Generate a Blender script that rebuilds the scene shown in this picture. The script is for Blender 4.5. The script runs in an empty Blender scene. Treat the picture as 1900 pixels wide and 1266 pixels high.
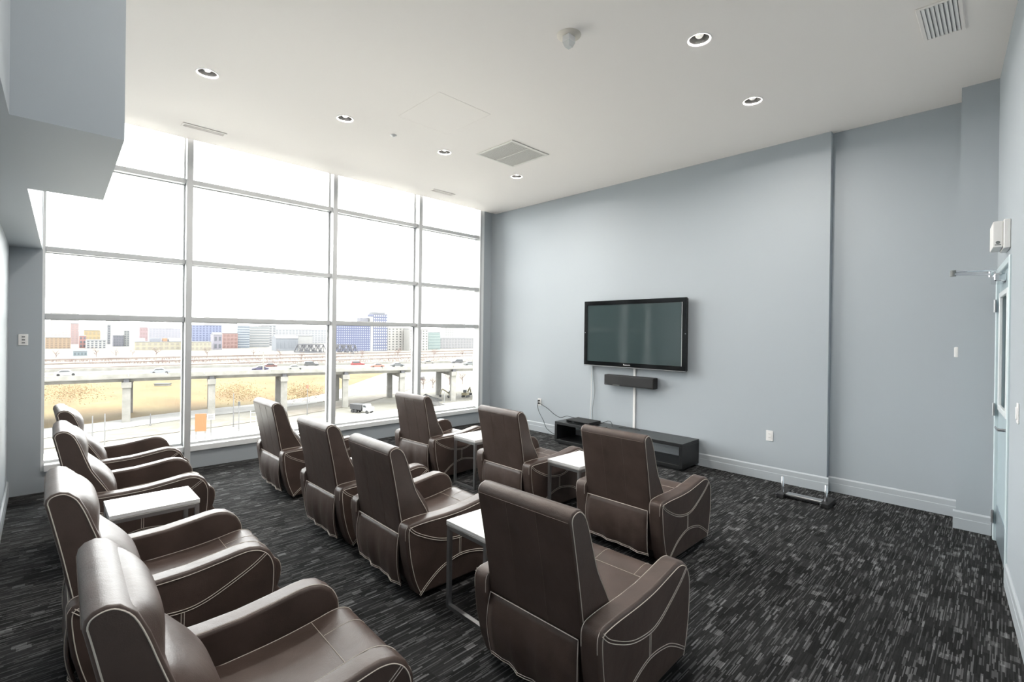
import bpy, bmesh, math, random
from mathutils import Vector, Matrix
random.seed(7)
sc = bpy.context.scene
COL = sc.collection
# ------------------------------------------------------------------ camera
IMG_W, IMG_H = 1900, 1266
YAW, PITCH, ROLL = [math.radians(a) for a in (44.462, -0.104, 0.743)]
FPX, PCX, PCY = 894.03, 952.933, 618.995
CAM = Vector((0, 0, 1.6))
_f = Vector((math.sin(YAW)*math.cos(PITCH), math.cos(YAW)*math.cos(PITCH), math.sin(PITCH)))
_r0 = Vector((math.cos(YAW), -math.sin(YAW), 0)); _u0 = _r0.cross(_f)
_r = math.cos(ROLL)*_r0 + math.sin(ROLL)*_u0
_u = -math.sin(ROLL)*_r0 + math.cos(ROLL)*_u0
cd = bpy.data.cameras.new('camera'); cam = bpy.data.objects.new('camera', cd); COL.objects.link(cam)
cd.sensor_width = 36; cd.sensor_fit = 'HORIZONTAL'; cd.lens = FPX/IMG_W*36
cd.shift_x = -(PCX-950)/IMG_W; cd.shift_y = (PCY-633)/IMG_W
cd.clip_start = 0.02; cd.clip_end = 4000
m = Matrix.Identity(4)
for i in range(3):
    m[i][0] = _r[i]; m[i][1] = _u[i]; m[i][2] = -_f[i]; m[i][3] = CAM[i]
cam.matrix_world = m
sc.camera = cam
# ------------------------------------------------------------------ world, exposure
w = bpy.data.worlds.new('overcast_sky'); sc.world = w; w.use_nodes = True
bg = w.node_tree.nodes['Background']; bg.inputs[0].default_value = (1.0, 0.995, 0.99, 1); bg.inputs[1].default_value = 2.6
vs = sc.view_settings
vs.view_transform = 'Standard'; vs.look = 'None'; vs.gamma = 1; vs.use_curve_mapping = False; vs.exposure = 2.15

FILL_W = 4.9  # power of the fill light added in each downlight
def ray(px, py):
    return _f + (px-PCX)/FPX*_r - (py-PCY)/FPX*_u
def on_z(px, py, z):
    d = ray(px, py); return CAM + d*((z-CAM.z)/d.z)
def at_depth(px, py, dep):
    return CAM + ray(px, py)*dep

# ------------------------------------------------------------------ materials
MATS = {}
ALB = 1.0
def mat(name, col, rough=0.6, metal=0.0, spec=0.5, bump=None, coat=0.0, emit=None):
    if name in MATS: return MATS[name]
    col = tuple(c*ALB for c in col)
    mt = bpy.data.materials.new(name); mt.use_nodes = True; nt = mt.node_tree
    b = nt.nodes['Principled BSDF']
    b.inputs['Base Color'].default_value = (*col, 1); b.inputs['Roughness'].default_value = rough
    b.inputs['Metallic'].default_value = metal; b.inputs['Specular IOR Level'].default_value = spec
    b.inputs['Coat Weight'].default_value = coat
    if emit:
        b.inputs['Emission Color'].default_value = (*emit[0], 1); b.inputs['Emission Strength'].default_value = emit[1]
    tc = nt.nodes.new('ShaderNodeTexCoord')
    nz = nt.nodes.new('ShaderNodeTexNoise'); nz.inputs['Scale'].default_value = (bump[0] if bump else 6); nz.inputs['Detail'].default_value = 4
    nt.links.new(tc.outputs['Object'], nz.inputs['Vector'])
    mr = nt.nodes.new('ShaderNodeMapRange'); mr.inputs[3].default_value = max(0, rough-0.04); mr.inputs[4].default_value = min(1, rough+0.04)
    nt.links.new(nz.outputs[0], mr.inputs[0]); nt.links.new(mr.outputs[0], b.inputs['Roughness'])
    if bump:
        bp = nt.nodes.new('ShaderNodeBump'); bp.inputs['Strength'].default_value = bump[1]; bp.inputs['Distance'].default_value = bump[2]
        nt.links.new(nz.outputs[0], bp.inputs['Height']); nt.links.new(bp.outputs[0], b.inputs['Normal'])
    MATS[name] = mt; return mt

def mat_var(name, c1, c2, scale, rough=0.9, detail=6, stretch=(1, 1, 1), lo=0.35, hi=0.65):
    if name in MATS: return MATS[name]
    c1 = tuple(c*ALB for c in c1); c2 = tuple(c*ALB for c in c2)
    mt = bpy.data.materials.new(name); mt.use_nodes = True; nt = mt.node_tree
    b = nt.nodes['Principled BSDF']; b.inputs['Roughness'].default_value = rough; b.inputs['Specular IOR Level'].default_value = 0.2
    tc = nt.nodes.new('ShaderNodeTexCoord'); mp = nt.nodes.new('ShaderNodeMapping'); mp.inputs['Scale'].default_value = stretch
    nz = nt.nodes.new('ShaderNodeTexNoise'); nz.inputs['Scale'].default_value = scale; nz.inputs['Detail'].default_value = detail
    rp = nt.nodes.new('ShaderNodeValToRGB'); rp.color_ramp.elements[0].position = lo; rp.color_ramp.elements[1].position = hi
    rp.color_ramp.elements[0].color = (*c1, 1); rp.color_ramp.elements[1].color = (*c2, 1)
    nt.links.new(tc.outputs['Object'], mp.inputs[0]); nt.links.new(mp.outputs[0], nz.inputs['Vector'])
    nt.links.new(nz.outputs[0], rp.inputs[0]); nt.links.new(rp.outputs[0], b.inputs['Base Color'])
    MATS[name] = mt; return mt

def leather():
    mt = bpy.data.materials.new('brown_leather'); mt.use_nodes = True; nt = mt.node_tree; L = nt.links.new
    b = nt.nodes['Principled BSDF']
    tc = nt.nodes.new('ShaderNodeTexCoord')
    vo = nt.nodes.new('ShaderNodeTexVoronoi'); vo.inputs['Scale'].default_value = 260
    nz = nt.nodes.new('ShaderNodeTexNoise'); nz.inputs['Scale'].default_value = 7; nz.inputs['Detail'].default_value = 5
    L(tc.outputs['Object'], vo.inputs['Vector']); L(tc.outputs['Object'], nz.inputs['Vector'])
    rp = nt.nodes.new('ShaderNodeValToRGB')
    rp.color_ramp.elements[0].position = 0.3; rp.color_ramp.elements[1].position = 0.75
    rp.color_ramp.elements[0].color = (0.060, 0.041, 0.034, 1); rp.color_ramp.elements[1].color = (0.095, 0.065, 0.055, 1)
    L(nz.outputs[0], rp.inputs[0]); L(rp.outputs[0], b.inputs['Base Color'])
    mr = nt.nodes.new('ShaderNodeMapRange'); mr.inputs[3].default_value = 0.35; mr.inputs[4].default_value = 0.48
    L(nz.outputs[0], mr.inputs[0]); L(mr.outputs[0], b.inputs['Roughness'])
    b.inputs['Specular IOR Level'].default_value = 0.45
    bp = nt.nodes.new('ShaderNodeBump'); bp.inputs['Strength'].default_value = 0.18; bp.inputs['Distance'].default_value = 0.0015
    n2 = nt.nodes.new('ShaderNodeBump'); n2.inputs['Strength'].default_value = 0.25; n2.inputs['Distance'].default_value = 0.02
    L(nz.outputs[0], n2.inputs['Height']); L(n2.outputs[0], bp.inputs['Normal'])
    L(vo.outputs['Distance'], bp.inputs['Height']); L(bp.outputs[0], b.inputs['Normal'])
    return mt

def carpet():
    mt = bpy.data.materials.new('striped_carpet'); mt.use_nodes = True; nt = mt.node_tree; N = nt.nodes.new; L = nt.links.new
    b = nt.nodes['Principled BSDF']; b.inputs['Roughness'].default_value = 0.95; b.inputs['Specular IOR Level'].default_value = 0.15
    tc = N('ShaderNodeTexCoord'); sp = N('ShaderNodeSeparateXYZ'); L(tc.outputs['Object'], sp.inputs[0])
    def mth(op, a, c=None, d=None):
        n = N('ShaderNodeMath'); n.operation = op
        for i, v in enumerate((a, c, d)):
            if v is None: continue
            if isinstance(v, (int, float)): n.inputs[i].default_value = v
            else: L(v, n.inputs[i])
        return n.outputs[0]
    def wn(x, y, z=0.0):
        c = N('ShaderNodeCombineXYZ')
        for i, v in enumerate((x, y, z)):
            if isinstance(v, (int, float)): c.inputs[i].default_value = v
            else: L(v, c.inputs[i])
        n = N('ShaderNodeTexWhiteNoise'); n.noise_dimensions = '3D'; L(c.outputs[0], n.inputs[0]); return n.outputs['Value']
    def layer(rw, sl, seed, jitter=True):
        row = mth('FLOOR', mth('DIVIDE', sp.outputs['Y'], rw))
        off = wn(row, seed, 3.3) if jitter else 0.0
        seg = mth('FLOOR', mth('ADD', mth('DIVIDE', sp.outputs['X'], sl), off))
        return wn(row, seg, seed)
    def step(v, lo, hi):
        n = N('ShaderNodeMapRange'); n.inputs[1].default_value = lo; n.inputs[2].default_value = hi; n.clamp = True; L(v, n.inputs[0]); return n.outputs[0]
    a = layer(0.0045, 0.105, 1.0); c = layer(0.009, 0.075, 5.0); p = layer(0.036, 0.055, 9.0); base = layer(0.10, 0.14, 13.0)
    fine = layer(0.0045, 0.12, 17.0)
    dash = mth('MULTIPLY', step(a, 0.74, 1.0), 0.095)
    dash2 = mth('MULTIPLY', step(c, 0.92, 1.0), 0.115)
    patch = mth('MULTIPLY', step(p, 0.945, 0.99), mth('MULTIPLY_ADD', fine, 0.10, 0.03))
    low = mth('MULTIPLY_ADD', fine, 0.010, 0.0125)
    low = mth('MULTIPLY', low, mth('MULTIPLY_ADD', base, 0.8, 0.6))
    v = mth('ADD', mth('ADD', dash, dash2), mth('ADD', patch, low))
    cc = N('ShaderNodeCombineColor'); L(v, cc.inputs[0]); L(v, cc.inputs[1]); L(mth('MULTIPLY', v, 1.02), cc.inputs[2])
    L(cc.outputs[0], b.inputs['Base Color'])
    nz = N('ShaderNodeTexNoise'); nz.inputs['Scale'].default_value = 900; L(tc.outputs['Object'], nz.inputs['Vector'])
    bp = N('ShaderNodeBump'); bp.inputs['Strength'].default_value = 0.5; bp.inputs['Distance'].default_value = 0.003
    L(nz.outputs[0], bp.inputs['Height']); L(bp.outputs[0], b.inputs['Normal'])
    return mt

def glass():
    mt = bpy.data.materials.new('window_glass'); mt.use_nodes = True; nt = mt.node_tree; N = nt.nodes.new; L = nt.links.new
    nt.nodes.remove(nt.nodes['Principled BSDF'])
    tr = N('ShaderNodeBsdfTransparent'); tr.inputs[0].default_value = (0.97, 0.985, 0.98, 1)
    gl = N('ShaderNodeBsdfGlossy'); gl.inputs['Roughness'].default_value = 0.02
    fr = N('ShaderNodeFresnel'); fr.inputs[0].default_value = 1.3
    mx = N('ShaderNodeMixShader'); L(fr.outputs[0], mx.inputs[0]); L(tr.outputs[0], mx.inputs[1]); L(gl.outputs[0], mx.inputs[2])
    L(mx.outputs[0], nt.nodes['Material Output'].inputs[0]); return mt

LEATHER = leather(); CARPET = carpet(); GLASS = glass()
WALL = mat('painted_wall', (0.395, 0.433, 0.466), 0.55, bump=(260, 0.08, 0.002))
CEIL = mat('ceiling_paint', (0.93, 0.875, 0.835), 0.75, bump=(320, 0.08, 0.002))
BASEM = mat('baseboard_paint', (0.44, 0.475, 0.505), 0.4)
ALU = mat('window_aluminium', (0.58, 0.59, 0.60), 0.45, 0.15, bump=(40, 0.02, 0.001))
SILLM = mat('white_sill', (0.82, 0.84, 0.85), 0.4)
WHITE = mat('white_plastic', (0.80, 0.79, 0.78), 0.4)
CREAM = mat('cream_plastic', (0.76, 0.70, 0.62), 0.5)
THREAD = mat('beige_thread', (0.62, 0.56, 0.50), 0.7)
DARKFOOT = mat('black_foot', (0.015, 0.015, 0.015), 0.5)
TABLEW = mat('white_laminate', (0.82, 0.82, 0.82), 0.25)
TABLEE = mat('table_edge', (0.55, 0.54, 0.53), 0.5)
STEEL = mat('brushed_steel', (0.42, 0.43, 0.44), 0.35, 0.9)
CHROME = mat('chrome', (0.75, 0.76, 0.78), 0.15, 1.0)
BLACKW = mat('black_wood', (0.012, 0.013, 0.014), 0.35, bump=(30, 0.03, 0.001))
BLACKG = mat('gloss_black', (0.006, 0.007, 0.008), 0.12, spec=0.3)
BLACKM = mat('matt_black', (0.012, 0.012, 0.013), 0.7, bump=(500, 0.2, 0.001))
SCREEN = mat('plasma_screen', (0.045, 0.066, 0.068), 0.07, spec=0.75)
GREYM = mat('grey_plastic', (0.18, 0.19, 0.19), 0.5)
DARK = mat('dark_void', (0.02, 0.02, 0.02), 0.8)
DOORM = mat('door_paint', (0.40, 0.49, 0.53), 0.3)
GRILLE = mat('ceiling_grille_paint', (0.82, 0.79, 0.74), 0.6)
THREADD = mat('brown_thread', (0.15, 0.115, 0.095), 0.7)

# ------------------------------------------------------------------ mesh helpers
class MB:
    def __init__(self): self.v = []; self.f = []
    def add(self, vs_, fs):
        o = len(self.v); self.v += [tuple(p) for p in vs_]; self.f += [tuple(i+o for i in f) for f in fs]; return self
    def box(self, x0, x1, y0, y1, z0, z1):
        return self.add([(x0,y0,z0),(x1,y0,z0),(x1,y1,z0),(x0,y1,z0),(x0,y0,z1),(x1,y0,z1),(x1,y1,z1),(x0,y1,z1)],
                        [(0,3,2,1),(4,5,6,7),(0,1,5,4),(1,2,6,5),(2,3,7,6),(3,0,4,7)])
    def bar(self, a, b, w, h=None, up=(0,0,1)):
        a = Vector(a); b = Vector(b); h = h or w; d = (b-a).normalized(); up = Vector(up)
        if abs(d.dot(up)) > 0.99: up = Vector((1,0,0))
        s = d.cross(up).normalized(); t = s.cross(d)
        ps = []
        for c in (a, b):
            for i, j in ((-1,-1),(1,-1),(1,1),(-1,1)): ps.append(c + s*(w/2*i) + t*(h/2*j))
        return self.add(ps, [(0,1,2,3),(7,6,5,4),(0,4,5,1),(1,5,6,2),(2,6,7,3),(3,7,4,0)])
    def tube(self, pts, r, n=5, caps=True):
        pts = [Vector(p) for p in pts]; rings = []; prev = None
        for i, p in enumerate(pts):
            d = (pts[min(i+1, len(pts)-1)] - pts[max(i-1, 0)])
            d = d.normalized() if d.length > 1e-9 else Vector((0,0,1))
            if prev is None:
                ref = Vector((0,0,1)) if abs(d.z) < 0.9 else Vector((1,0,0)); s = d.cross(ref).normalized()
            else:
                s = prev - d*prev.dot(d); s = s.normalized() if s.length > 1e-6 else d.orthogonal().normalized()
            prev = s; t = d.cross(s)
            rr = r[i] if isinstance(r, (list, tuple)) else r
            rings.append([p + (s*math.cos(2*math.pi*k/n) + t*math.sin(2*math.pi*k/n))*rr for k in range(n)])
        vs_ = [q for rg in rings for q in rg]; fs = []
        for i in range(len(pts)-1):
            for k in range(n): fs.append((i*n+k, i*n+(k+1)%n, (i+1)*n+(k+1)%n, (i+1)*n+k))
        if caps: fs += [tuple(range(n))[::-1], tuple((len(pts)-1)*n+k for k in range(n))]
        return self.add(vs_, fs)
    def lathe(self, prof, c=(0,0,0), n=24, close=False):
        vs_ = []; fs = []; m_ = len(prof)
        for k in range(n):
            a = 2*math.pi*k/n
            for r, z in prof: vs_.append((c[0]+r*math.cos(a), c[1]+r*math.sin(a), c[2]+z))
        for k in range(n):
            k2 = (k+1) % n
            for i in range(m_-1): fs.append((k*m_+i, k2*m_+i, k2*m_+i+1, k*m_+i+1))
        if close:
            fs.append(tuple(k*m_ for k in range(n))[::-1]); fs.append(tuple(k*m_+m_-1 for k in range(n)))
        return self.add(vs_, fs)
    def prism_xz(self, prof, y0, y1):
        n = len(prof); vs_ = [(x, y0, z) for x, z in prof] + [(x, y1, z) for x, z in prof]
        fs = [tuple(range(n)), tuple(range(2*n-1, n-1, -1))] + [(i, n+i, n+(i+1)%n, (i+1)%n) for i in range(n)]
        return self.add(vs_, fs)
    def mesh(self, name):
        me = bpy.data.meshes.new(name); me.from_pydata(self.v, [], self.f)
        bm = bmesh.new(); bm.from_mesh(me); bmesh.ops.recalc_face_normals(bm, faces=bm.faces); bm.to_mesh(me); bm.free()
        return me
    def build(self, name, material, parent=None, smooth=False, bevel=None):
        me = self.mesh(name)
        return link(name, me, material, parent, smooth, bevel)

def link(name, me, material, parent=None, smooth=False, bevel=None):
    if bevel:
        bm = bmesh.new(); bm.from_mesh(me)
        es = [e for e in bm.edges if e.is_manifold and e.calc_face_angle(0) > math.radians(50)]
        bmesh.ops.bevel(bm, geom=es, offset=bevel[0], segments=bevel[1], profile=0.5, affect='EDGES', clamp_overlap=True)
        bm.to_mesh(me); bm.free()
    if smooth or bevel:
        for p in me.polygons: p.use_smooth = True
        me.set_sharp_from_angle(angle=math.radians(smooth if isinstance(smooth, (int, float)) and not isinstance(smooth, bool) else 40))
    o = bpy.data.objects.new(name, me); COL.objects.link(o)
    if material: me.materials.append(material)
    if parent: o.parent = parent
    if bevel:
        wn_ = o.modifiers.new('weighted', 'WEIGHTED_NORMAL'); wn_.keep_sharp = True
    return o

def empty(name, loc=(0,0,0), rz=0.0):
    o = bpy.data.objects.new(name, None); COL.objects.link(o); o.location = loc; o.rotation_euler = (0,0,rz); o.empty_display_size = 0.1; return o
def tag(o, label=None, cat=None, group=None, kind=None):
    if label: o['label'] = label
    if cat: o['category'] = cat
    if group: o['group'] = group
    if kind: o['kind'] = kind
    return o
def struct(o, label=None): o['kind'] = 'structure'; 
def S(o, label, cat='structure'):
    o['kind'] = 'structure'; o['label'] = label; o['category'] = cat; return o
def copy_tree(o, parent=None):
    c = o.copy(); COL.objects.link(c)
    if parent: c.parent = parent
    for ch in list(o.children): copy_tree(ch, c)
    return c

# ------------------------------------------------------------------ room
ZC = 3.712; TX = 5.785; TXR = 5.863; TXC = 5.527; WYF = 6.49; LX = -0.215
E1, E2 = 1.268, 0.273
S(MB().box(LX-.2, TXR+.2, -.6, 6.62, -.25, 0).build('floor', CARPET), 'dark charcoal carpet with light dashed stripes', 'floor')

LIGHTS = [(0.967, 4.64), (2.15, 4.63), (3.375, 4.64), (4.58, 4.645), (3.342, 1.55), (4.555, 1.61), (.967, 1.58), (2.15, 1.58)]   # last two unseen, added over the viewpoint to hold more fill light
def ceiling():
    cu = bpy.data.curves.new('c', 'CURVE'); cu.dimensions = '2D'; cu.fill_mode = 'BOTH'
    def sp(pts):
        s = cu.splines.new('POLY'); s.points.add(len(pts)-1); s.use_cyclic_u = True
        for p, q in zip(s.points, pts): p.co = (q[0], q[1], 0, 1)
    sp([(LX-.2, -.6), (TXR+.2, -.6), (TXR+.2, 6.39), (LX-.2, 6.39)])
    for x, y in LIGHTS: sp([(x+.071*math.cos(a*math.pi/16), y+.071*math.sin(a*math.pi/16)) for a in range(32)])
    o = bpy.data.objects.new('tmp', cu); COL.objects.link(o)
    dg = bpy.context.evaluated_depsgraph_get(); me = bpy.data.meshes.new_from_object(o.evaluated_get(dg)); bpy.data.objects.remove(o)
    c = link('ceiling', me, CEIL); c.location.z = ZC; return S(c, 'plain warm white ceiling', 'ceiling')
ceiling()
S(MB().box(LX-.2, TXR+.2, -.6, 6.70, ZC+.32, ZC+.42).box(LX-.2, TXR+.2, 6.37, 6.39, ZC+.002, ZC+.32).build('trim_1', CEIL), 'white blind pocket above the windows', 'trim')
# TV wall: main face, recess, column
S(MB().box(TX, TX+.3, E1, 6.70, 0, ZC+.3).build('wall_right', WALL), 'grey blue wall carrying the television', 'wall')
S(MB().box(TXR, TXR+.3, -.3, E1, 0, ZC+.3).build('wall_recess', WALL), 'set back stretch of grey blue wall beside the column', 'wall')
S(MB().box(TXC, TXR, -.3, E2, 0, ZC+.3).build('wall_column', WALL), 'narrow grey blue column next to the door', 'wall')
# right wall (slightly skew), door in it
RA = math.atan(.07)
RW = empty('wall_door_side', (5.5, .045, 0), math.pi+RA); tag(RW, 'pale blue wall with the door at the right edge', 'wall', kind='structure')
# local: +x runs along the wall towards the camera, -y points into the room
D0, D1, DH = 0.09, 0.985, 2.10
MB().box(-.05, D0-.04, 0, .2, 0, ZC+.3).box(D1+.04, 6.2, 0, .2, 0, ZC+.3).box(D0-.04, D1+.04, 0, .2, DH+.04, ZC+.3).build('wall_panel', WALL, RW)
# left wall, pillar, bulkheads
S(MB().box(LX-.2, LX, -.6, 6.62, 0, ZC+.3).build('wall_left', WALL), 'pale blue wall along the left edge', 'wall')
S(MB().box(LX, .008, WYF, 6.66, 0, 2.345).build('wall_pillar', WALL), 'grey blue pillar left of the windows', 'wall')
S(MB().add([(LX,-.6,2.345),(-.153,-.6,2.345),(.008,6.66,2.345),(LX,6.66,2.345),(LX,-.6,ZC+.3),(-.153,-.6,ZC+.3),(.008,6.66,ZC+.3),(LX,6.66,ZC+.3)],
    [(0,3,2,1),(4,5,6,7),(0,1,5,4),(1,2,6,5),(2,3,7,6),(3,0,4,7)]).build('trim_2', WALL), 'bulkhead running along the top of the left wall', 'bulkhead')
S(MB().add([(-.0855,2.46,2.345),(.232,2.46,2.345),(.256,3.71,2.345),(-.0578,3.71,2.345),(-.0855,2.46,ZC),(.232,2.46,ZC),(.256,3.71,ZC),(-.0578,3.71,ZC)],
    [(0,3,2,1),(4,5,6,7),(0,1,5,4),(1,2,6,5),(2,3,7,6),(3,0,4,7)]).build('trim_3', WALL), 'boxed bulkhead hanging from the ceiling at upper left', 'bulkhead')
# behind the camera
S(MB().box(LX-.2, .2, -.75, -.6, 0, ZC+.3).build('wall_back', WALL), 'short wall behind the viewpoint', 'wall')

# baseboards
def baseboard(name, a, b, n, label):
    a = Vector((*a, 0)); b = Vector((*b, 0)); n = Vector((*n, 0))
    prof = [(0,0),(.014,0),(.014,.088),(.012,.092),(.012,.140),(.004,.152),(0,.152)]
    vs_ = [c + n*t + Vector((0,0,z)) for c in (a, b) for t, z in prof]; k = len(prof)
    fs = [tuple(range(k)), tuple(range(2*k-1, k-1, -1))] + [(i, k+i, k+(i+1)%k, (i+1)%k) for i in range(k)]
    return S(MB().add(vs_, fs).build(name, BASEM), label, 'baseboard')
baseboard('baseboard_right', (TX, E1-.018), (TX, WYF), (-1, 0), 'pale stepped baseboard under the television wall')
baseboard('baseboard_recess', (TXR, E2), (TXR, E1), (-1, 0), 'pale baseboard in the wall recess')
baseboard('baseboard_column', (TXC, .06), (TXC, E2+.018), (-1, 0), 'pale baseboard on the column by the door')
baseboard('baseboard_left', (LX, -.5), (LX, WYF), (1, 0), 'pale baseboard along the left wall')
rwx = Vector((-math.cos(RA), -math.sin(RA))); rwn = Vector((math.sin(RA)*-1, math.cos(RA)))
p0 = Vector((5.5, .045)) + rwx*(D1+.06); p1 = Vector((5.5, .045)) + rwx*6.0
baseboard('baseboard_door_side', p0, p1, rwn, 'pale baseboard right of the door')

# ------------------------------------------------------------------ windows
MX = [1.190, 2.875, 4.255]     # mullion right-hand reference (front face centre)
ZT = [3.266, 2.353, 1.699]
ZSILL, ZTOP = 0.262, 4.02
edges = [0.008] + MX + [5.535]
def mullion(x, z0, z1, parent):
    MB().box(x-.030, x+.030, 6.455, 6.515, z0, z1).box(x-.020, x+.020, 6.515, 6.60, z0, z1).box(x-.034, x-.004, 6.60, 6.63, z0, z1)\
        .box(x+.004, x+.034, 6.60, 6.63, z0, z1).build('mullion', ALU, parent, bevel=(.003, 1))
for k in range(4):
    xa, xb = edges[k], edges[k+1]
    W = empty('window_%d' % (k+1), ((xa+xb)/2, 6.6, 0))
    tag(W, ['leftmost tall window bay beside the pillar', 'second tall window bay with the widest panes', 'third tall window bay showing the blue tower',
            'rightmost tall window bay beside the television wall'][k], 'window', kind='structure')
    cx = -(xa+xb)/2
    def loc(o): o.location = (cx, -6.6, 0); return o
    def put(mb, nm, mt, bv=None): return loc(mb.build(nm, mt, W, bevel=bv))
    if k == 0:
        put(MB().box(.008, .03, 6.50, 6.62, 0.2, ZTOP), 'jamb', SILLM)
    if k < 3:
        x = MX[k]
        z0 = 0.0 if k == 0 else .2
        put(MB().box(x-.030, x+.030, 6.440, 6.515, z0, ZTOP).box(x-.019, x+.019, 6.515, 6.585, z0, ZTOP), 'mullion', ALU, (.003, 1))
        put(MB().box(x-.036, x+.036, 6.585, 6.63, .2, ZTOP), 'glazing_cap', ALU, (.003, 1))
    else:
        put(MB().box(5.495, 5.535, 6.46, 6.62, .2, ZTOP), 'mullion', ALU, (.003, 1))
        put(MB().box(5.535, 5.60, 6.475, 6.64, .0, ZTOP), 'jamb', SILLM, (.003, 1))
    l = xa + (.03 if k else .022); r = xb-.03 if k < 3 else 5.495
    for z in ZT:
        put(MB().box(l, r, 6.49, 6.575, z-.026, z+.026).box(l, r, 6.575, 6.61, z-.033, z+.033), 'transom', ALU, (.003, 1))
    zs = [ZSILL] + ZT[::-1] + [ZTOP]
    for a, b in zip(zs[:-1], zs[1:]):
        put(MB().box(l, r, 6.590, 6.598, a+.015, b-.015), 'glass_pane', GLASS)
    put(MB().box(l, r, 6.46, 6.62, .2, .262), 'window_sill', SILLM, (.004, 2))
    put(MB().box(l, r, 6.575, 6.60, .262, .285), 'glazing_bead', ALU)
S(MB().box(.008, TX, WYF, 6.66, 0, .2).box(5.60, TX, 6.49, 6.66, .2, ZTOP).build('wall_front', WALL), 'low grey blue wall under the windows', 'wall')

# ------------------------------------------------------------------ armchairs
BACK = [(.135,.10),(.105,.30),(.093,.388),(.048,.64),(.006,.845),(.0,.872),(.004,.893),(.018,.908),(.045,.916),(.073,.909),(.107,.876),(.136,.81),(.162,.73),(.198,.63),(.255,.53),(.293,.46),(.325,.34),(.33,.10)]
ARM = [(.155,.035),(.115,.13),(.083,.26),(.068,.38),(.068,.435),(.082,.462),(.112,.472),(.2,.476),(.35,.474),(.48,.479),(.60,.495),(.69,.509),(.74,.512),(.79,.500),(.835,.465),(.862,.41),(.868,.34),(.860,.22),(.835,.10),(.81,.035)]
SEAT = [(.22,.16),(.22,.338),(.42,.342),(.60,.352),(.74,.370),(.82,.384),(.87,.382),(.905,.362),(.922,.325),(.922,.27),(.905,.215),(.88,.16)]
LEGP = [(.845,.05),(.845,.20),(.895,.205),(.912,.17),(.905,.08),(.89,.05)]
def catmull(pts, n=6, closed=False):
    out = []; m_ = len(pts)
    for i in range(m_ if closed else m_-1):
        p = [Vector(pts[(i+k) % m_] if closed else pts[max(0, min(m_-1, i+k))]) for k in (-1,0,1,2)]
        for s in range(n):
            t = s/n
            out.append(.5*((2*p[1]) + (p[2]-p[0])*t + (2*p[0]-5*p[1]+4*p[2]-p[3])*t*t + (3*p[1]-p[0]-3*p[2]+p[3])*t**3))
    if not closed: out.append(Vector(pts[-1]))
    return out
def offset2(pts, d):
    out = []
    for i, p in enumerate(pts):
        a = Vector(pts[max(i-1,0)]); b = Vector(pts[min(i+1,len(pts)-1)]); t = (b-a).normalized()
        out.append(Vector(p) + Vector((-t.y, t.x))*d)
    return out
def stitch(mb, pts2, y, r=.0021):
    mb.tube([(p[0], y, p[1]) for p in pts2], r, 4)
def dbl(mb, ctrl, y, gap=.012, r=.0019, n=6):
    c = catmull(ctrl, n); stitch(mb, offset2(c, gap/2), y, r); stitch(mb, offset2(c, -gap/2), y, r)

def smooth_prof(prof, n=3): return [tuple(p) for p in catmull(prof, n, True)]

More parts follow.
